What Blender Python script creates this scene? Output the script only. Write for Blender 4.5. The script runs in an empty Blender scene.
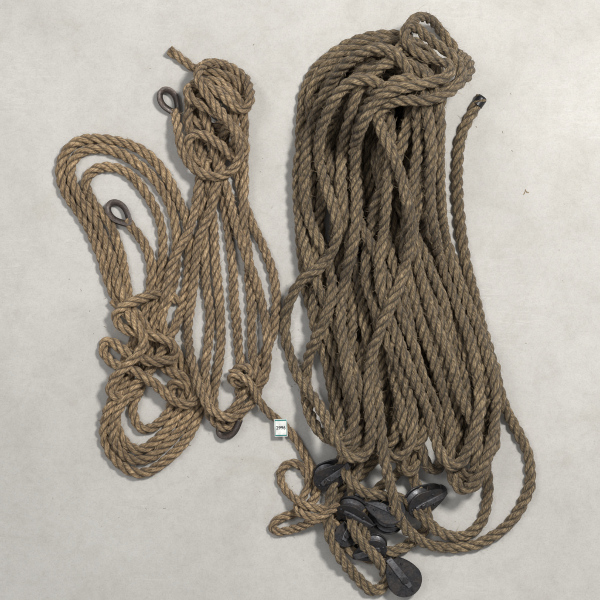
import bpy, math, random, time
import numpy as np
from mathutils import Vector, Matrix, Euler, kdtree
random.seed(11); rng=np.random.default_rng(7)
S=0.0025
def W(x,y,z=0): return ((x-300)*S,(300-y)*S,z*S)
scene=bpy.context.scene
col=scene.collection
# ------------------------------------------------ materials
def newmat(name):
    m=bpy.data.materials.new(name); m.use_nodes=True
    nt=m.node_tree; b=nt.nodes['Principled BSDF']
    return m,nt,b
def N(nt,t,**k):
    n=nt.nodes.new(t)
    for a,v in k.items(): setattr(n,a,v)
    return n
def ramp(nt,fac,stops):
    r=N(nt,'ShaderNodeValToRGB')
    e=r.color_ramp.elements
    while len(e)<len(stops): e.new(0.5)
    for el,(p,c) in zip(e,stops):
        el.position=p; el.color=(*c,1)
    nt.links.new(fac,r.inputs[0]); return r.outputs[0]
def mixc(nt,a,b,fac,mode='MIX'):
    m=N(nt,'ShaderNodeMix',data_type='RGBA',blend_type=mode)
    if isinstance(fac,float): m.inputs[0].default_value=fac
    else: nt.links.new(fac,m.inputs[0])
    for i,v in ((6,a),(7,b)):
        if isinstance(v,tuple): m.inputs[i].default_value=(*v,1)
        else: nt.links.new(v,m.inputs[i])
    return m.outputs[2]
def noise(nt,vec,scale,detail=4,rough=0.6,dist=0.0):
    n=N(nt,'ShaderNodeTexNoise'); n.inputs['Scale'].default_value=scale
    n.inputs['Detail'].default_value=detail; n.inputs['Roughness'].default_value=rough
    n.inputs['Distortion'].default_value=dist
    if vec is not None: nt.links.new(vec,n.inputs['Vector'])
    return n.outputs['Fac']
def rope_mat(name,dark,mid,light,dirt):
    m,nt,b=newmat(name)
    at=N(nt,'ShaderNodeAttribute',attribute_name='ropeco')
    mp=N(nt,'ShaderNodeMapping'); mp.inputs['Scale'].default_value=(1,1,0.2)
    nt.links.new(at.outputs['Vector'],mp.inputs[0])
    f1=noise(nt,mp.outputs[0],1.1,5,0.75)
    mp2=N(nt,'ShaderNodeMapping'); mp2.inputs['Scale'].default_value=(1,1,0.3)
    nt.links.new(at.outputs['Vector'],mp2.inputs[0])
    f2=noise(nt,mp2.outputs[0],0.35,3,0.6)
    c=ramp(nt,f1,[(0.38,dark),(0.5,mid),(0.62,light)])
    geo=N(nt,'ShaderNodeNewGeometry')
    big=noise(nt,geo.outputs['Position'],9,4,0.6)
    bigr=ramp(nt,big,[(0.35,(0.72,0.69,0.65)),(0.65,(1.17,1.15,1.12))])
    c=mixc(nt,c,bigr,1.0,'MULTIPLY')
    mp3=N(nt,'ShaderNodeMapping'); mp3.inputs['Scale'].default_value=(0.02,0.02,0.012)
    nt.links.new(at.outputs['Vector'],mp3.inputs[0])
    f3=noise(nt,mp3.outputs[0],1.0,2,0.5)
    c=mixc(nt,c,ramp(nt,f3,[(0.35,(0.80,0.79,0.78)),(0.65,(1.22,1.21,1.18))]),1.0,'MULTIPLY')
    f2r=ramp(nt,f2,[(0.3,(0.62,0.60,0.58)),(0.7,(1.40,1.37,1.33))])
    c=mixc(nt,c,f2r,1.0,'MULTIPLY')
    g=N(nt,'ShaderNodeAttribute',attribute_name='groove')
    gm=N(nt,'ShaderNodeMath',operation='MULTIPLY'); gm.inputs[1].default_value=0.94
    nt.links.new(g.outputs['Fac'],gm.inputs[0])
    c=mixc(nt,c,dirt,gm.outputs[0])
    nt.links.new(c,b.inputs['Base Color'])
    b.inputs['Roughness'].default_value=0.64
    b.inputs['Specular IOR Level'].default_value=0.42
    b.inputs['Sheen Weight'].default_value=0.12
    b.inputs['Sheen Roughness'].default_value=0.5
    bp=N(nt,'ShaderNodeBump'); bp.inputs['Strength'].default_value=1.0; bp.inputs['Distance'].default_value=0.005
    nt.links.new(f1,bp.inputs['Height']); nt.links.new(bp.outputs[0],b.inputs['Normal'])
    return m
def flat_mat(name,c,rough=0.8):
    m,nt,b=newmat(name)
    tc=N(nt,'ShaderNodeTexCoord')
    n=noise(nt,tc.outputs['Object'],60,3)
    cc=ramp(nt,n,[(0.3,tuple(v*0.75 for v in c)),(0.7,tuple(min(1,v*1.2) for v in c))])
    nt.links.new(cc,b.inputs['Base Color']); b.inputs['Roughness'].default_value=rough
    return m
def metal_mat(name,base,rust,amount=0.5,metal=0.6,rough=0.5):
    m,nt,b=newmat(name)
    tc=N(nt,'ShaderNodeTexCoord')
    n=noise(nt,tc.outputs['Object'],45,6,0.7)
    n2=noise(nt,tc.outputs['Object'],220,4,0.6)
    f=ramp(nt,n,[(amount-0.12,(0,0,0)),(amount+0.15,(1,1,1))])
    c=mixc(nt,base,rust,f)
    d=ramp(nt,n2,[(0.3,(0.6,0.6,0.6)),(0.7,(1.4,1.4,1.4))])
    c=mixc(nt,c,d,1.0,'MULTIPLY')
    nt.links.new(c,b.inputs['Base Color'])
    b.inputs['Metallic'].default_value=metal
    rr=ramp(nt,n,[(0.3,(rough-0.12,)*3),(0.7,(rough+0.2,)*3)])
    nt.links.new(rr,b.inputs['Roughness'])
    bp=N(nt,'ShaderNodeBump'); bp.inputs['Strength'].default_value=0.6; bp.inputs['Distance'].default_value=0.001
    nt.links.new(n2,bp.inputs['Height']); nt.links.new(bp.outputs[0],b.inputs['Normal'])
    return m
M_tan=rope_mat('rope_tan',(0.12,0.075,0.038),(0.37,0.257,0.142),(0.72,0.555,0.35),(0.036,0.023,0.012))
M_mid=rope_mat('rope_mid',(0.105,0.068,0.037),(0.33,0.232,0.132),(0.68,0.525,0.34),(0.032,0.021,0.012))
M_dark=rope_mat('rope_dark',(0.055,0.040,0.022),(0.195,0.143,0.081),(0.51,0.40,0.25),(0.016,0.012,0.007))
M_hair=flat_mat('fibre_hair',(0.38,0.28,0.17))
M_hairD=flat_mat('fibre_hair_dark',(0.28,0.21,0.13))
M_tape=flat_mat('black_tape',(0.010,0.010,0.012),0.4)
M_iron=metal_mat('black_iron',(0.034,0.034,0.038),(0.06,0.05,0.043),0.55,0.45,0.40)
M_iron2=metal_mat('worn_steel',(0.125,0.125,0.135),(0.062,0.052,0.046),0.55,0.6,0.40)
M_rust=metal_mat('dull_iron',(0.08,0.07,0.066),(0.09,0.066,0.055),0.5,0.6,0.42)
# ------------------------------------------------ rope engine
GX0,GN=-60,720
H=np.zeros((GN,GN))
def brush(R):
    n=int(math.ceil(R)); a=np.arange(-n,n+1)
    X,Y=np.meshgrid(a,a); d2=X*X+Y*Y
    k=np.where(d2<=R*R,np.sqrt(np.maximum(R*R-d2,0)),-1e6)
    return n,k
def catmull(pts):
    P=[np.array(p,float) for p in pts]
    P=[2*P[0]-P[1]]+P+[2*P[-1]-P[-2]]
    out=[]
    for i in range(1,len(P)-2):
        p0,p1,p2,p3=P[i-1:i+3]
        d=lambda a,b:max(np.linalg.norm(b-a),1e-3)**0.5
        t0=0;t1=t0+d(p0,p1);t2=t1+d(p1,p2);t3=t2+d(p2,p3)
        n=max(6,int(np.linalg.norm(p2-p1)))
        t=np.linspace(t1,t2,n,endpoint=False)[:,None]
        A1=(t1-t)/(t1-t0)*p0+(t-t0)/(t1-t0)*p1
        A2=(t2-t)/(t2-t1)*p1+(t-t1)/(t2-t1)*p2
        A3=(t3-t)/(t3-t2)*p2+(t-t2)/(t3-t2)*p3
        B1=(t2-t)/(t2-t0)*A1+(t-t0)/(t2-t0)*A2
        B2=(t3-t)/(t3-t1)*A2+(t-t1)/(t3-t1)*A3
        out.append((t2-t)/(t2-t1)*B1+(t-t1)/(t2-t1)*B2)
    out.append(P[-2][None,:])
    return np.vstack(out)
def smooth(a,sig):
    n=int(sig*3)+1
    k=np.exp(-0.5*(np.arange(-n,n+1)/sig)**2); k/=k.sum()
    if a.ndim==1: return np.convolve(np.pad(a,n,mode='edge'),k,'valid')
    return np.stack([smooth(a[:,i],sig) for i in range(a.shape[1])],1)
def resample(p,step):
    d=np.r_[0,np.cumsum(np.linalg.norm(np.diff(p,axis=0),axis=1))]
    n=max(4,int(d[-1]/step)); s=np.linspace(0,d[-1],n)
    return np.stack([np.interp(s,d,p[:,i]) for i in range(p.shape[1])],1)
STEP=1.35
class Path: pass
ALL=[]
def lay(pts,R,wob=1.0,soft=0.78,par=0.010,sm=4.5,dive=(0,0)):
    """lay a rope along the path on top of everything already lying there"""
    p=resample(catmull(pts),STEP)
    p=smooth(p,sm)
    n=len(p)
    p=p+smooth(rng.normal(size=(n,2)),11)*wob*4.5
    Rc=R*soft; nb,k=brush(Rc)
    raw=np.zeros(n); lag=int(3.2*R/STEP)
    def stamp(H,i,z):
        x=int(round(p[i,0]))-GX0; y=int(round(p[i,1]))-GX0
        sl=H[y-nb:y+nb+1,x-nb:x+nb+1]; np.maximum(sl,z+k,out=sl)
    T=H.copy()
    for i in range(n):
        x=int(round(p[i,0]))-GX0; y=int(round(p[i,1]))-GX0
        raw[i]=max(R*0.95,(T[y-nb:y+nb+1,x-nb:x+nb+1]+k).max())
        j=i-lag
        if j>=0: stamp(T,j,raw[j])
    Wn=42; z=raw.copy()
    for o in range(-Wn,Wn+1):
        if o==0 or abs(o)>=n: continue
        sh=np.full(n,-1e6)
        if o>0: sh[o:]=raw[:-o]
        else: sh[:o]=raw[-o:]
        z=np.maximum(z,sh-par*(o*STEP)**2)
    z=smooth(z,4)
    fl=np.zeros(n,bool); m=min(45,n//3)
    for e,on in enumerate(dive):
        if not on: continue
        t=np.linspace(0,1,m); t=t*t*(3-2*t)
        if e==0: z[:m]=R+(z[:m]-R)*t; fl[:m-8]=True
        else: z[-m:]=R+(z[-m:]-R)*t[::-1]; fl[-m+8:]=True
    for i in range(n):
        if not fl[i]: stamp(H,i,z[i])
    q=Path(); q.p=np.c_[p,z]; q.R=R; q.fl=fl
    ALL.append(q); return q
def relax(iters=36):
    DS=3; X=[];Rr=[];pid=[];idx=[];free=[]
    for k,q in enumerate(ALL):
        ii=np.arange(0,len(q.p),DS); X.append(q.p[ii]); Rr.append(np.full(len(ii),q.R)); pid.append(np.full(len(ii),k)); idx.append(np.arange(len(ii))); free.append(~q.fl[ii])
    X=np.vstack(X); Rr=np.concatenate(Rr); pid=np.concatenate(pid); idx=np.concatenate(idx); free=np.concatenate(free)
    X0=X.copy(); n=len(X); st=[np.where(pid==k)[0] for k in range(len(ALL))]
    I=J=None
    for it in range(iters):
        if it%6==0:
            kd=kdtree.KDTree(n)
            for i,x in enumerate(X.tolist()): kd.insert(x,i)
            kd.balance()
            I=[];J=[]
            for i,x in enumerate(X.tolist()):
                for _,j,_ in kd.find_range(x,12.5):
                    if j>i: I.append(i);J.append(j)
            I=np.array(I);J=np.array(J)
            ok=((pid[I]!=pid[J])|(np.abs(idx[I]-idx[J])>6))&free[I]&free[J]
            I=I[ok];J=J[ok]
        d=X[J]-X[I]; L=np.linalg.norm(d,axis=1)+1e-6; tgt=(Rr[I]+Rr[J])*0.93
        ov=np.maximum(tgt-L,0); u=d/L[:,None]
        dx=np.zeros_like(X); cnt=np.zeros(n)
        np.add.at(dx,I,-u*ov[:,None]*0.5); np.add.at(dx,J,u*ov[:,None]*0.5)
        hit=(ov>0).astype(float); np.add.at(cnt,I,hit); np.add.at(cnt,J,hit)
        dx/=np.maximum(cnt,1)[:,None]**0.8
        dx[:,2]-=0.16*free
        X=X+dx
        D=X-X0
        for s in st:
            if len(s)>12: D[s]=0.35*D[s]+0.65*smooth(D[s],1.6)
        D[:,:2]*=0.975
        X=X0+D
        X[:,2]=np.maximum(X[:,2],Rr*0.95)
    for k,q in enumerate(ALL):
        s=st[k]; D=X[s]-X0[s]
        t=np.arange(len(q.p))/DS
        for c in range(3): q.p[:,c]+=np.interp(t,np.arange(len(s)),D[:,c])
        q.p[:,:]=smooth(q.p,2.2)
        q.p[:,2]=np.maximum(q.p[:,2],q.R*0.93)
    return
CNT=27
def lobe_profile():
    rs=1/2.155; c=1.155*rs
    th=[];rr=[];gr=[]
    per=CNT//3
    for k in range(3):
        for j in range(per):
            ph=(-60+120*(j/per))*math.pi/180
            v=c*math.cos(ph)+math.sqrt(max(rs*rs*1.0005-(c*math.sin(ph))**2,0))
            v=max(v,0.60)
            v=1-(1-v)*0.80
            th.append(k*2*math.pi/3+ph); rr.append(v)
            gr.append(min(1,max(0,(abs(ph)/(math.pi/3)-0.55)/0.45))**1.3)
    return np.array(th),np.array(rr),np.array(gr)
TH,RR,GR=lobe_profile()
def rope_mesh(name,paths,R,mat,hairmat,pitch=3.2,hair=2.2,soff=0):
    V=[];F=[];CO=[];GV=[];MI=[]
    base=0; s0=soff
    for P in paths:
        P=P.p.astype(float)
        n=len(P)
        T=np.gradient(P,axis=0); T/=np.linalg.norm(T,axis=1)[:,None]
        Z=np.array([0,0,1.0])
        side=np.cross(T,Z); side/=np.linalg.norm(side,axis=1)[:,None]
        up=np.cross(side,T)
        ds=np.r_[0,np.linalg.norm(np.diff(P,axis=0),axis=1)]; s=np.cumsum(ds)
        rate=2*math.pi/(pitch*2*R)*(1+0.12*smooth(rng.normal(size=n),14)*4)
        tw=np.cumsum(rate*ds)+rng.random()*6
        rad=R*(1+0.05*smooth(rng.normal(size=n),8)*4)
        th=TH[None,:]+tw[:,None]
        lob=np.repeat(np.arange(3),CNT//3)
        sv=np.stack([1+0.05*smooth(rng.normal(size=n),12)*4 for _ in range(3)],1)[:,lob]
        r=rad[:,None]*RR[None,:]*sv*(1+0.02*rng.normal(size=(n,CNT)))
        X=P[:,None,:]+r[:,:,None]*(np.cos(th)[:,:,None]*side[:,None,:]+np.sin(th)[:,:,None]*up[:,None,:])
        V.append(X.reshape(-1,3))
        ro=np.stack([np.cos(th)*R,np.sin(th)*R,np.broadcast_to((s+s0)[:,None],th.shape)],2)
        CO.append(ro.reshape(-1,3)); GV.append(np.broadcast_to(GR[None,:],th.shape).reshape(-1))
        i=np.arange(n-1)[:,None]*CNT; j=np.arange(CNT)[None,:]; j2=(j+1)%CNT
        q=np.stack([base+i+j,base+i+j2,base+i+CNT+j2,base+i+CNT+j],2).reshape(-1,4)
        F.append(q[:, ::-1]); MI.append(np.zeros(len(q),int))
        cv=base+n*CNT
        caps=np.array([P[0]-T[0]*R*0.25,P[-1]+T[-1]*R*0.25])
        V.append(caps); CO.append(np.array([[0,0,s0],[0,0,s0+s[-1]]])); GV.append(np.zeros(2))
        jj=np.arange(CNT); jn=(jj+1)%CNT
        a=np.stack([np.full(CNT,cv),base+jj,base+jn,base+jn],1)
        b=np.stack([np.full(CNT,cv+1),base+(n-1)*CNT+jn,base+(n-1)*CNT+jj,base+(n-1)*CNT+jj],1)
        F.append(a[:,:]); F.append(b); MI.append(np.zeros(2*CNT,int))
        base=cv+2
        m=int(s[-1]*hair)
        idx=rng.integers(2,n-2,m); ang=rng.random(m)*2*math.pi
        rad_dir=np.cos(ang)[:,None]*side[idx]+np.sin(ang)[:,None]*up[idx]
        st=P[idx]+rad_dir*R*0.86
        L=rng.gamma(2.2,1.1,m)[:,None]+0.8
        dirv=rad_dir*0.45+T[idx]*rng.choice([-1,1],m)[:,None]*rng.uniform(0.5,1.4,m)[:,None]+rng.normal(size=(m,3))*0.3
        dirv/=np.linalg.norm(dirv,axis=1)[:,None]
        d2=dirv+rng.normal(size=(m,3))*0.5
        wv=np.cross(dirv,rng.normal(size=(m,3))); wv/=np.linalg.norm(wv,axis=1)[:,None]; wv*=0.14
        p1=st+dirv*L*0.5; p2=p1+d2*L*0.5
        p2[:,2]=np.maximum(p2[:,2],0.2); p1[:,2]=np.maximum(p1[:,2],0.2)
        hv=np.stack([st-wv,st+wv,p1+wv*0.8,p1-wv*0.8,p2+wv*0.4,p2-wv*0.4],1).reshape(-1,3)
        V.append(hv); CO.append(np.zeros((len(hv),3))); GV.append(np.zeros(len(hv)))
        b0=base+np.arange(m)*6
        F.append(np.stack([b0,b0+1,b0+2,b0+3],1)); F.append(np.stack([b0+3,b0+2,b0+4,b0+5],1)); MI.append(np.ones(2*m,int))
        base+=len(hv); s0+=s[-1]+50
    V=np.vstack(V); F=np.vstack(F); CO=np.vstack(CO); GV=np.concatenate(GV); MI=np.concatenate(MI)
    org=np.array([V[:,0].mean(),V[:,1].mean(),0])
    Vw=np.stack([(V[:,0]-org[0])*S,-(V[:,1]-org[1])*S,V[:,2]*S],1)
    F=F[:, ::-1]
    me=bpy.data.meshes.new(name)
    faces=[tuple(f) if f[0]!=f[1] and f[2]!=f[3] else tuple(dict.fromkeys(f)) for f in F.tolist()]
    me.from_pydata(Vw.tolist(),[],faces)
    me.materials.append(mat); me.materials.append(hairmat)
    me.polygons.foreach_set('material_index',MI)
    me.polygons.foreach_set('use_smooth',np.ones(len(faces),bool))
    a=me.attributes.new('ropeco','FLOAT_VECTOR','POINT'); a.data.foreach_set('vector',CO.ravel())
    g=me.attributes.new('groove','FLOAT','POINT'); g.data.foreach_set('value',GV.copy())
    me.update()
    ob=bpy.data.objects.new(name,me); ob.location=W(org[0],org[1]); col.objects.link(ob)
    return ob
class MB:
    def __init__(s): s.v=[];s.f=[];s.m=[]
    def add(s,v,f,m=0):
        b=len(s.v); s.v+=[tuple(x) for x in v]; s.f+=[tuple(i+b for i in q) for q in f]; s.m+=[m]*len(f)
    def prism(s,outline,z0,z1,bev=0.5,m=0):
        n=len(outline); o=np.array(outline,float); c=o.mean(0)
        d=o-c; ln=np.linalg.norm(d,axis=1)[:,None]; ins=o-d/ln*bev
        rings=[(ins,z0),(o,z0+bev),(o,z1-bev),(ins,z1)]
        v=[]
        for r,z in rings: v+=[(x,y,z) for x,y in r]
        f=[]
        for k in range(3):
            for i in range(n):
                j=(i+1)%n; f.append((k*n+i,k*n+j,(k+1)*n+j,(k+1)*n+i))
        f.append(tuple(range(n))[::-1]); f.append(tuple(range(3*n,4*n)))
        s.add(v,f,m)
    def lathe(s,prof,n=40,m=0,c=(0,0)):
        v=[];f=[]
        for r,z in prof:
            for i in range(n):
                a=2*math.pi*i/n; v.append((c[0]+r*math.cos(a),c[1]+r*math.sin(a),z))
        k=len(prof)
        for q in range(k-1):
            for i in range(n):
                j=(i+1)%n; f.append((q*n+i,q*n+j,(q+1)*n+j,(q+1)*n+i))
        f.append(tuple(range(n))[::-1]); f.append(tuple(range((k-1)*n,k*n)))
        s.add(v,f,m)
    def sweep(s,pts,sec,closed=False,m=0,scale=None):
        P=[Vector(p) for p in pts]; n=len(P); k=len(sec); v=[];f=[]
        for i in range(n):
            a=P[(i-1)%n] if closed or i>0 else P[i]; b=P[(i+1)%n] if closed or i<n-1 else P[i]
            t=(b-a).normalized(); sd=t.cross(Vector((0,0,1))).normalized(); u=sd.cross(t)
            sc=scale[i] if scale else 1
            for x,y in sec: v.append(P[i]+sd*x*sc+u*y*sc)
        for i in range(n if closed else n-1):
            for j in range(k):
                i2=(i+1)%n; j2=(j+1)%k
                f.append((i*k+j,i2*k+j,i2*k+j2,i*k+j2))
        if not closed: f.append(tuple(range(k))); f.append(tuple(range((n-1)*k,n*k))[::-1])
        s.add(v,f,m)
    def obj(s,name,mats,parent=None,smooth_ang=40):
        me=bpy.data.meshes.new(name); me.from_pydata([(x*S,y*S,z*S) for x,y,z in s.v],[],s.f)
        for m in mats: me.materials.append(m)
        me.polygons.foreach_set('material_index',s.m)
        me.update()
        import bmesh
        bm=bmesh.new(); bm.from_mesh(me); bmesh.ops.recalc_face_normals(bm,faces=bm.faces)
        for e in bm.edges:
            if len(e.link_faces)==2 and e.calc_face_angle(0)>math.radians(smooth_ang): e.smooth=False
        for f in bm.faces: f.smooth=True
        bm.to_mesh(me); bm.free()
        o=bpy.data.objects.new(name,me); col.objects.link(o)
        if parent: o.parent=parent
        return o
def circ(r,n=12): return [(r*math.cos(2*math.pi*i/n),r*math.sin(2*math.pi*i/n)) for i in range(n)]
def child_of(o,p):
    o.parent=p; o.matrix_parent_inverse=Matrix.Identity(4)
def thimble(parent,x,y,z,ang,size=11,tilt=(0,0)):
    mb=MB(); pts=[]
    n=48
    for i in range(n):
        a=2*math.pi*i/n
        r=size*0.80; px=r*math.cos(a)*1.08; py=r*math.sin(a)*0.74
        t=max(0,-math.cos(a)); px-=size*0.50*t**3; py*=1-0.58*t**4
        pts.append((px,py,0))
    sec=[(2.0,-3.8),(3.7,-3.5),(2.5,-1.6),(2.1,0),(2.5,1.6),(3.7,3.5),(2.0,3.8),(0.0,3.3),(-1.7,1.7),(-2.1,0),(-1.7,-1.7),(0.0,-3.3)]
    mb.sweep(pts,sec,True)
    o=mb.obj('thimble',[M_rust],smooth_ang=60)
    w=Vector(W(x,y,z)); o.location=w-parent.location
    o.rotation_euler=Euler((tilt[0],tilt[1],ang)); child_of(o,parent)
    return o
def stamp_disc(x,y,r,ztop):
    yy,xx=np.mgrid[0:GN,0:GN]; d=(xx+GX0-x)**2+(yy+GX0-y)**2
    H[d<r*r]=np.maximum(H[d<r*r],ztop)

# ------------------------------------------------ rope A (tan coil with an eye)
RA=5.25
A=[]
A.append(lay([(126,218),(141,236),(150,255),(155,280),(147,312),(134,345),(122,378),(114,410),(120,438),(138,452),(158,440),(176,420),(186,396),(176,370),(160,345),(155,318),(160,280),(164,245),(157,214),(140,186),(118,168),(97,167),(84,180),(90,202),(108,224),(120,256),(127,295),(138,335),(132,372),(112,402),(105,436),(120,466),(146,473),(170,456),(190,430),(199,400),(184,366),(166,340),(160,316),(172,288),(178,255),(174,222),(160,188),(136,162),(108,150),(82,152),(70,168),(76,192),(96,218),(110,250),(118,280),(132,308),(150,330),(152,355),(142,384),(132,410),(142,430),(160,424),(172,404),(170,384),(184,380),(192,398),(184,426),(160,452),(134,462),(118,446),(116,420),(128,392),(150,370),(168,345),(180,316),(190,280),(188,225),(170,184),(147,155),(112,138),(80,141),(62,160),(64,188),(84,216),(100,250),(108,285),(124,312)],RA,wob=1.3,dive=(0,1)))
A.append(lay([(180,302),(164,293),(146,299),(126,306),(114,318),(126,330),(152,334),(176,344),(176,358),(152,360),(126,350),(106,338),(101,350),(116,364),(140,370),(160,384),(177,402),(193,406),(202,393),(190,378),(170,372),(158,362)],RA,par=0.02,dive=(1,1)))
A.append(lay([(112,296),(132,316),(148,338),(140,356),(120,374),(112,392),(126,398),(146,390)],RA,par=0.02,dive=(1,1)))
# ------------------------------------------------ rope B (tan hank with two thimbles)
RB=5.0
B=[]
B.append(lay([(192,78),(206,98),(226,120),(244,140),(234,152),(214,138),(196,114),(202,90),(224,80),(242,96),(234,118),(214,136),(194,144)],RB,dive=(1,1)))
B.append(lay([(169,46),(181,59),(197,71),(218,74),(238,84),(243,104),(230,122),(208,128),(192,118),(190,99),(203,84),(222,86),(234,102),(230,130),(214,150),(204,175),(204,220),(207,270),(208,330),(206,385),(211,416),(226,428),(238,416),(238,380),(235,320),(231,260),(224,200),(215,150),(206,122),(200,102),(214,88),(230,102),(236,130),(238,165),(247,210),(262,245),(277,280),(275,320),(262,360),(247,390),(232,414),(217,418),(213,398),(220,360),(221,300),(216,240),(210,190),(204,150),(190,126),(196,103),(220,94),(241,108),(244,135),(242,165),(244,220),(250,270),(252,320),(252,360),(256,390),(244,408),(228,418),(210,408),(196,375),(188,335),(190,295),(197,255),(208,220),(217,180),(224,150),(220,130)],RB,soft=0.72,wob=1.3,dive=(0,1)))
B.append(lay([(216,150),(228,190),(240,230),(252,270),(264,310),(268,350),(262,385),(246,398)],RB,dive=(1,1)))
B.append(lay([(205,150),(200,190),(190,230),(174,265),(166,300),(160,330)],RB,dive=(1,1)))
B.append(lay([(226,150),(214,160),(198,164),(187,154),(186,140),(198,134),(222,148),(240,162),(248,152),(240,134),(216,116),(194,104),(187,92),(198,84),(222,98),(244,116),(251,104),(246,82),(230,68),(212,64),(199,74),(206,94),(228,120),(242,144),(238,168),(216,178),(196,168),(184,144),(178,122),(172,108)],RB,par=0.02,soft=0.72,dive=(1,0)))
# ------------------------------------------------ pulley blocks
rivet_me=None
def pulley(x,y,z,rot,label,n=1,size=17,elong=0.85):
    global rivet_me
    root=bpy.data.objects.new('pulley_block',None); col.objects.link(root)
    root.location=W(x,y,z); root.rotation_euler=Euler([math.radians(a) for a in rot])
    root['label']=label; root['category']='pulley block'; root['group']='pulley blocks of the tackle'
    r=size; gap=9.0; tot=n*gap+(n+1)*1.8; E=elong-0.85
    out=[]
    for i in range(56):
        a=2*math.pi*i/56; px=r*math.cos(a); py=r*math.sin(a)
        if math.cos(a)>0: 
            t=math.cos(a); px+=r*elong*t**1.6; py*=1-0.12*t
        out.append((px,py))
    z0=-tot/2
    for k in range(n+1):
        mb=MB(); mb.prism(out,z0,z0+1.8,0.55)
        o=mb.obj('cheek',[M_iron],smooth_ang=25); child_of(o,root)
        if k<n:
            zc=z0+1.8+gap/2; h=gap/2-0.5; R=r*0.9
            mb=MB(); mb.lathe([(R*0.3,zc-h),(R*0.92,zc-h),(R,zc-h*0.8),(R*0.9,zc-h*0.5),(R*0.8,zc),(R*0.9,zc+h*0.5),(R,zc+h*0.8),(R*0.92,zc+h),(R*0.3,zc+h)])
            o=mb.obj('sheave',[M_iron2]); child_of(o,root)
        z0+=gap+1.8
    mb=MB()
    hh=tot/2+0.9
    ptsU=[(-r*0.5,0,hh),(0,0,hh),(r*0.8,0,hh),(r*(1.65+E),0,hh*0.95),(r*(1.9+E),0,hh*0.6),(r*(1.96+E),0,0),(r*(1.9+E),0,-hh*0.6),(r*(1.65+E),0,-hh*0.95),(r*0.8,0,-hh),(0,0,-hh),(-r*0.5,0,-hh)]
    v=[];f=[]
    for i,(px,py,pz) in enumerate(ptsU):
        a=Vector(ptsU[max(0,i-1)]); b=Vector(ptsU[min(len(ptsU)-1,i+1)]); t=(b-a).normalized()
        nrm=Vector((t.z,0,-t.x)); nrm=-nrm if nrm.dot(Vector((px-r*0.3,0,pz)))<0 else nrm
        wd=3.4 if 0<i<len(ptsU)-1 else 2.2
        for sy,sn in ((-wd,-0.8),(wd,-0.8),(wd,0.5),(wd-0.5,0.9),(-wd+0.5,0.9),(-wd,0.5)):
            v.append(Vector((px,py+sy,pz))+nrm*sn)
    for i in range(len(ptsU)-1):
        for j in range(6):
            f.append((i*6+j,i*6+(j+1)%6,(i+1)*6+(j+1)%6,(i+1)*6+j))
    f.append(tuple(range(6))); f.append(tuple(range(len(ptsU)*6-6,len(ptsU)*6)))
    mb.add(v,f)
    o=mb.obj('strap',[M_iron2],smooth_ang=35); child_of(o,root)
    mb=MB(); e=hh+1.2
    mb.lathe([(2.6,-e-1.6),(3.3,-e-1.0),(3.3,-e+1),(1.6,-e+1),(1.6,e-1),(3.3,e-1),(3.3,e+1.0),(2.6,e+1.6)],6)
    o=mb.obj('pin',[M_iron]); child_of(o,root)
    if rivet_me is None:
        mb=MB(); mb.lathe([(1.5,0),(1.4,0.5),(0.8,1.0)],12); o=mb.obj('rivet',[M_iron]); rivet_me=o.data; bpy.data.objects.remove(o)
    for px,py in ((-r*0.75,0),(r*0.85,r*0.42),(r*0.85,-r*0.42)):
        for sg in (1,-1):
            o=bpy.data.objects.new('rivet',rivet_me); col.objects.link(o); o.location=(px*S,py*S,sg*(tot/2-0.1)*S)
            if sg<0: o.rotation_euler=(math.pi,0,0)
            child_of(o,root)
    return root
pulley(327,475,13,(24,-16,35),'black iron pulley block tipped beside the rope bights',1,14); stamp_disc(331,474,11,15)
pulley(353,503,18,(50,8,-30),'black iron double pulley block lying edge up under ropes',2,14.5); stamp_disc(360,504,11,22)
pulley(388,513,18,(32,14,158),'dark double pulley block with worn steel strap and rivets',2,15.5); stamp_disc(380,510,9,22)
pulley(418,500,15,(36,18,24),'dark iron pulley block half buried under rope bends',1,15.5); stamp_disc(421,498,9,15)
pulley(343,533,11,(20,16,60),'small black iron pulley block tangled between rope tails',1,12,0.6); stamp_disc(343,535,8,12)
pulley(374,545,12,(-24,14,-160),'small dark iron pulley block wedged between rope tails',1,12.5); stamp_disc(375,543,8,14)
pulley(403,577,9.5,(5,-7,128),'round black iron pulley block lying flat on concrete',1,17.5,0.42); stamp_disc(403,577,14,13)
# ------------------------------------------------ rope C (big dark coil)
RC=5.75
C=[]
def L(p,par=0.008,soft=0.72,wob=0.7,dive=(1,1)): C.append(lay(p,RC,wob,soft=soft,par=par,dive=dive))
L([(390,440),(364,468),(340,492),(330,518),(342,543),(362,556),(380,560),(393,565)],par=0.02,dive=(0,0))
L([(420,440),(402,468),(376,488),(360,512),(364,536),(386,552),(412,542),(428,522),(418,492),(404,450)],par=0.02,dive=(0,0))
L([(350,430),(332,490),(328,525),(341,555),(358,578),(374,592),(386,584),(381,562),(366,543),(353,525),(352,490),(365,440)],par=0.02,dive=(0,0))
L([(345,430),(345,472),(366,490),(394,494),(420,512),(438,530),(460,536),(480,524),(488,494),(480,440)],par=0.02,dive=(0,0))
def bot(bx): return float(np.interp(bx,[305,325,350,400,440,475,500],[412,436,460,470,492,492,440]))
NT=17
order=list(range(NT)); random.shuffle(order)
pts=[]
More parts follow.
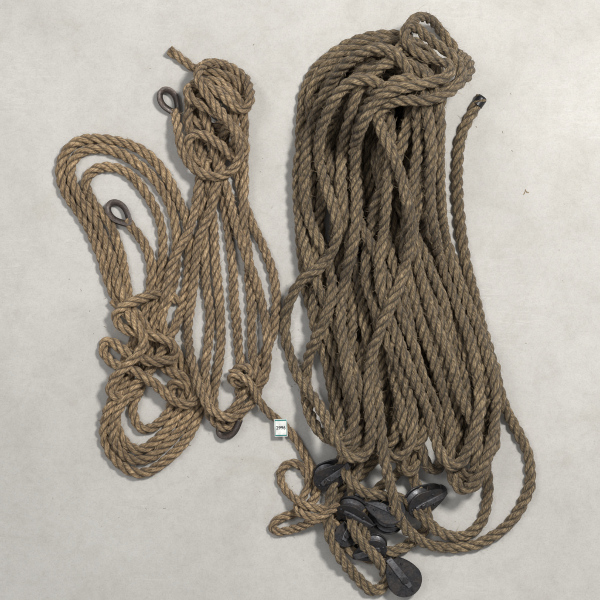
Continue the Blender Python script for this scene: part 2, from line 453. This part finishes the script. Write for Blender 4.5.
for q,i in enumerate(order):
    u=i/(NT-1)
    t=min(1,max(0,1-u+random.uniform(-.1,.1)))
    xl=394-88*t+random.uniform(-3,3)
    xr=430-56*((q*0.618)%1)
    bx=min(486,max(330,336+150*min(1,max(0,u+random.uniform(-.3,.3)))))
    w=random.choice([9,12,16,24]); by=bot(bx)-random.uniform(0,85)*(0.2 if q>NT-6 else 1)
    bl=max(314,bx-w); br=min(492,bx+w)
    dr=lambda a,b,k:a+(b-a)*k
    bw1=random.uniform(-16,16); bw2=random.uniform(-16,16)
    seg=[(420+10*t,118),(420+12*t,90-28*t),(402,82-38*t),(372-14*t,86-38*t),(xl+16-8*t,110-30*t),
         (xl+2,160),(dr(xl,bl,.22)+bw1*.6,240),(dr(xl,bl,.6)+bw1,325),(dr(xl,bl,.92)-bw1*.5,395),(bl,by-w*1.4)]
    seg+=[(dr(bl,br,.25),by-w*.2),(dr(bl,br,.75),by-w*.2),(br,by-w*1.4)]
    seg+=[(dr(br,xr,.12)-bw2*.4,390),(dr(br,xr,.4)+bw2,310),(dr(br,xr,.75)+bw2*.3,230),(xr,165)]
    pts+=seg
C.append(lay(pts,RC,1.1,soft=0.58,par=0.005,sm=6,dive=(1,1)))
L([(385,66),(368,86),(360,125),(360,180),(366,235),(376,285),(388,335),(396,385),(402,430),(414,446),(422,430),(418,390),(408,340),(394,280),(384,225),(380,175),(384,125),(396,84),(410,76)],0.007)
L([(432,78),(405,54),(370,58),(338,78),(318,112),(303,152),(300,200),(306,250),(322,300),(344,345),(362,390),(376,428),(390,456),(404,450),(408,410),(398,370),(380,320),(366,270),(372,220),(388,170),(404,130),(408,95),(395,76),(365,76),(340,100),(328,140),(340,190),(366,240),(388,290),(408,340),(426,385),(444,430),(456,470),(470,474),(474,440),(460,390),(438,340),(420,290),(410,240),(414,190),(422,140),(420,100),(404,80)],0.007,wob=1.1)
# outer loose loop of the hitch
L([(392,150),(374,126),(378,110),(400,104),(430,103),(452,94),(464,78),(458,58),(448,40),(436,26),(420,22),(406,32),(402,50),(392,68),(374,84),(356,104),(346,130)],0.015,wob=1.0)
top=[(484,94),(475,108),(466,124),(459,145),(457,175),(459,215),(464,255),(473,298),(486,350),(497,395),(513,425),(528,458),(527,492),(508,523),(475,544),(440,546),(414,534),(397,514),(388,480),(380,440),(374,395),(366,340),(356,285),(345,230),(340,180),(347,128),(364,92),(392,74),(416,86),(428,115),(430,160),
(434,205),(446,250),(463,300),(480,345),(491,395),(487,438),(474,470),(460,486),(448,470),(448,430),(442,390),(428,345),(412,300),(402,250),(406,200),(414,150),(410,108),(398,80),(375,64),(345,74),(323,101),(308,137),(304,185),(312,230),(328,262),(333,295),(320,330),(306,362),(305,398),(320,430),(342,440),(354,422),(352,388),(343,350),(340,310),(348,265),(356,220),(354,170),(358,126),(380,98),(404,92),(418,110),(424,150),(424,200),(434,250),(454,300),(470,350),(476,400),(468,438),(452,464),(436,450),(424,412),(406,368),(388,320),(378,270),(382,220),(386,170),(385,124),(374,96),(350,92),(328,116),(318,152),(326,190),(339,228),(326,262),(302,280),(288,305),(286,338),(297,372),(318,402),(332,430),(347,452),(364,454),(371,432),(366,398),(368,360),(380,320),(398,280),(406,235),(398,185),(380,146),(372,124),
(388,114),(414,115),(438,107),(453,92),(450,74),(436,60),(420,48),(405,38),(397,48),(404,62),(424,72),(442,80),(436,94),(412,100),(388,104),(368,118),(354,144),(352,184)]
iL=len(C)
L(top,0.010,dive=(0,1))
# ------------------------------------------------ rope D tail with tag
RD=4.5
D=[lay([(230,374),(244,366),(255,370),(250,380),(236,384),(231,376),(243,374),(253,384),(258,400),(267,413),(281,424),(294,436),(305,456),(316,476),(317,494),(306,508),(288,514),(273,520),(270,528),(284,530),(302,524),(320,514),(338,500)],RD,par=0.02,sm=3.0,dive=(0,0)),
   lay([(350,512),(330,510),(310,506),(294,498),(281,482),(280,468),(290,460),(304,466),(310,480),(304,494),(294,502),(306,512),(326,518),(350,530)],RD,par=0.02,sm=3.5,dive=(1,1))]
relax(36)
zA=A[0].p[0]; zB=B[-1].p[-1]
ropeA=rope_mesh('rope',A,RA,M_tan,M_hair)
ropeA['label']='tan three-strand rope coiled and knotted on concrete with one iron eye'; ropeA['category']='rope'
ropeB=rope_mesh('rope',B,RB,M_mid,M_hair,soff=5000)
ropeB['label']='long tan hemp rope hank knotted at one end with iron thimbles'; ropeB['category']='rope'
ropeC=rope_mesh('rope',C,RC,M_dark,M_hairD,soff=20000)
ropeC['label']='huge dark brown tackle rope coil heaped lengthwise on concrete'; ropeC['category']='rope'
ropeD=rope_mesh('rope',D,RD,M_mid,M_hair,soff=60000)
ropeD['label']='thinner tan rope tail looping toward the pulley blocks'; ropeD['category']='rope'
thimble(ropeA,zA[0]-8.3,zA[1]-8.3,max(5,zA[2]),math.radians(135),11.5,(0.1,0.1))
thimble(ropeB,zB[0]-6.4,zB[1]-10.4,max(5,zB[2]-1),math.radians(122),11,(0.15,-0.1))
thimble(ropeB,228,428,5.5,math.radians(-140),10,(0.3,0.2))
mb=MB()
P_=C[iL].p
pp=[P_[0]+(P_[0]-P_[3])/np.linalg.norm(P_[0]-P_[3])*1.5]+[P_[k] for k in range(0,12,2)]
p0=P_[0]
mb.sweep([(p[0]-p0[0],-(p[1]-p0[1]),p[2]-p0[2]) for p in pp],circ(RC*1.0,18),False,scale=[.8,.97,1.02,1,1.02,1.0,1.03])
o=mb.obj('tape_wrap',[M_tape]); o.location=Vector(W(*p0))-ropeC.location; child_of(o,ropeC)
# ------------------------------------------------ tag
M_card=flat_mat('tag_card',(0.80,0.80,0.77),0.6); M_teal=flat_mat('tag_teal',(0.03,0.22,0.20),0.6); M_ink=flat_mat('tag_ink',(0.01,0.03,0.035),0.6)
dd=D[0].p; near=np.hypot(dd[:,0]-281,dd[:,1]-426)<9
zt=dd[near,2].max()+RD
mb=MB(); mb.prism([(-6.4,-8.8),(6.4,-8.8),(6.4,8.8),(-6.4,8.8)],0,0.35,0.1)
tag=mb.obj('inventory_tag',[M_card]); tag.location=W(281,427,zt+0.6); tag.rotation_euler=Euler((math.radians(3),math.radians(-4),math.radians(2)))
tag['label']='small white numbered paper tag with teal edges on rope'; tag['category']='tag'
mb=MB()
o1=[(-5.9,-8.2),(5.9,-8.2),(5.9,8.2),(-5.9,8.2)]; i1=[(-5.4,-6.9),(5.4,-6.9),(5.4,6.9),(-5.4,6.9)]
mb.add([(x,y,0.45) for x,y in o1+i1],[(k,(k+1)%4,(k+1)%4+4,k+4) for k in range(4)])
o=mb.obj('teal_border',[M_teal]); child_of(o,tag)
cu=bpy.data.curves.new('t','FONT'); cu.body='2996'; cu.size=4.8*S; cu.align_x='CENTER'; cu.align_y='CENTER'; cu.offset=0.0002
to=bpy.data.objects.new('t',cu); col.objects.link(to)
me=bpy.data.meshes.new_from_object(to.evaluated_get(bpy.context.evaluated_depsgraph_get())); bpy.data.objects.remove(to)
me.materials.clear(); me.materials.append(M_ink)
o=bpy.data.objects.new('lettering',me); col.objects.link(o); o.location=(0,0,0.6*S); child_of(o,tag)
# ------------------------------------------------ floor
m,nt,b=newmat('concrete')
tc=N(nt,'ShaderNodeTexCoord'); oc=tc.outputs['Object']
n1=noise(nt,oc,1.6,6,0.6,0.4); n2=noise(nt,oc,14,6,0.7,0.3); n3=noise(nt,oc,260,3,0.7); n6=noise(nt,oc,70,5,0.75,0.5)
c=ramp(nt,n1,[(0.35,(0.50,0.485,0.455)),(0.65,(0.575,0.56,0.528))])
c=mixc(nt,c,ramp(nt,n2,[(0.3,(0.93,0.925,0.915)),(0.5,(1,1,1)),(0.75,(1.05,1.05,1.05))]),1.0,'MULTIPLY')
c=mixc(nt,c,ramp(nt,n6,[(0.3,(0.93,0.925,0.92)),(0.5,(1,1,1)),(0.75,(1.04,1.04,1.04))]),1.0,'MULTIPLY')
c=mixc(nt,c,ramp(nt,n3,[(0.25,(0.86,0.86,0.86)),(0.5,(1,1,1)),(0.8,(1.06,1.06,1.06))]),1.0,'MULTIPLY')
n8=noise(nt,oc,4.5,5,0.6,0.8)
c=mixc(nt,c,ramp(nt,n8,[(0.30,(0.93,0.92,0.895)),(0.45,(1,1,1))]),1.0,'MULTIPLY')
vo=N(nt,'ShaderNodeTexVoronoi'); vo.inputs['Scale'].default_value=22; nt.links.new(oc,vo.inputs['Vector'])
sp=ramp(nt,vo.outputs['Distance'],[(0.025,(1,1,1)),(0.05,(0,0,0))])
n4=noise(nt,oc,5,2); spm=ramp(nt,n4,[(0.50,(0,0,0)),(0.6,(0.55,0.55,0.55))])
mm=N(nt,'ShaderNodeMath',operation='MULTIPLY'); nt.links.new(sp,mm.inputs[0]); nt.links.new(spm,mm.inputs[1])
c=mixc(nt,c,(0.25,0.23,0.2),mm.outputs[0])
mp=N(nt,'ShaderNodeMapping'); mp.inputs['Rotation'].default_value=(0,0,0.9); mp.inputs['Scale'].default_value=(1.2,16,1); nt.links.new(oc,mp.inputs[0])
sc=noise(nt,mp.outputs[0],3,5,0.65,1.2)
scr=ramp(nt,sc,[(0.485,(0,0,0)),(0.5,(0.4,0.4,0.4)),(0.515,(0,0,0))])
n5=noise(nt,oc,3.1,2); scm=ramp(nt,n5,[(0.5,(0,0,0)),(0.62,(1,1,1))])
mm2=N(nt,'ShaderNodeMath',operation='MULTIPLY'); nt.links.new(scr,mm2.inputs[0]); nt.links.new(scm,mm2.inputs[1])
c=mixc(nt,c,(0.70,0.68,0.65),mm2.outputs[0])
n7=noise(nt,oc,2.3,3,0.5,1.5)
ln=ramp(nt,n7,[(0.494,(0,0,0)),(0.5,(0.14,0.14,0.14)),(0.506,(0,0,0))])
c=mixc(nt,c,(0.40,0.37,0.32),ln)
nt.links.new(c,b.inputs['Base Color']); b.inputs['Roughness'].default_value=0.6; b.inputs['Specular IOR Level'].default_value=0.3
bp=N(nt,'ShaderNodeBump'); bp.inputs['Strength'].default_value=0.25; bp.inputs['Distance'].default_value=0.001
nt.links.new(n2,bp.inputs['Height']); nt.links.new(bp.outputs[0],b.inputs['Normal'])
me=bpy.data.meshes.new('floor'); me.from_pydata([(-4,-4,0),(4,-4,0),(4,4,0),(-4,4,0)],[],[(0,1,2,3)]); me.materials.append(m)
fl=bpy.data.objects.new('floor',me); col.objects.link(fl); fl['kind']='structure'
v=[];f=[]
def chip(x,y,a,l,w):
    dx,dy=math.cos(a),math.sin(a); b=len(v); bend=random.uniform(-.3,.3)*l
    for k in range(4):
        t=k/3-0.5; ox=x+dx*l*t-dy*bend*(1-4*t*t); oy=y+dy*l*t+dx*bend*(1-4*t*t)
        v.append(W(ox-dy*w,oy+dx*w,0.3+0.2*(k%2))); v.append(W(ox+dy*w,oy-dx*w,0.3+0.2*(k%2)))
    for k in range(3): f.append((b+2*k,b+2*k+1,b+2*k+3,b+2*k+2))
for _ in range(170):
    cx,cy,sx,sy=random.choice([(140,320,50,90),(230,280,40,110),(390,300,80,150),(350,520,50,30)])
    chip(random.gauss(cx,sx),random.gauss(cy,sy),random.uniform(0,6.3),random.uniform(0.6,2.6),random.uniform(0.1,0.2))
chip(527,191,0.7,5,0.6); chip(524,193,2.0,3,0.5)
me=bpy.data.meshes.new('fibre_litter'); me.from_pydata(v,[],f); me.materials.append(M_hairD)
li=bpy.data.objects.new('fibre_litter',me); col.objects.link(li); li['kind']='stuff'; li['label']='loose brown rope fibres scattered on concrete'
li['category']='fibres'
# ------------------------------------------------ light, world, camera
w=bpy.data.worlds.new('World'); scene.world=w; w.use_nodes=True
w.node_tree.nodes['Background'].inputs[0].default_value=(0.97,0.98,1.0,1); w.node_tree.nodes['Background'].inputs[1].default_value=0.36
def area(loc,size,power,colr):
    l=bpy.data.lights.new('lamp','AREA'); l.size=size; l.energy=power; l.color=colr
    o=bpy.data.objects.new('ceiling_light',l); o.location=loc; col.objects.link(o)
    o.rotation_euler=(Vector((0,0,0))-Vector(loc)).to_track_quat('-Z','Y').to_euler()
area((1.4,1.3,3.2),0.55,122,(1,0.985,0.955))
area((-1.6,0.9,3.3),1.2,28,(0.99,0.99,1))
cam=bpy.data.cameras.new('Camera'); co=bpy.data.objects.new('Camera',cam); col.objects.link(co)
co.location=(0,0,4.0); cam.lens=96; cam.sensor_width=36; cam.clip_end=50
scene.camera=co
scene.view_settings.view_transform='Standard'
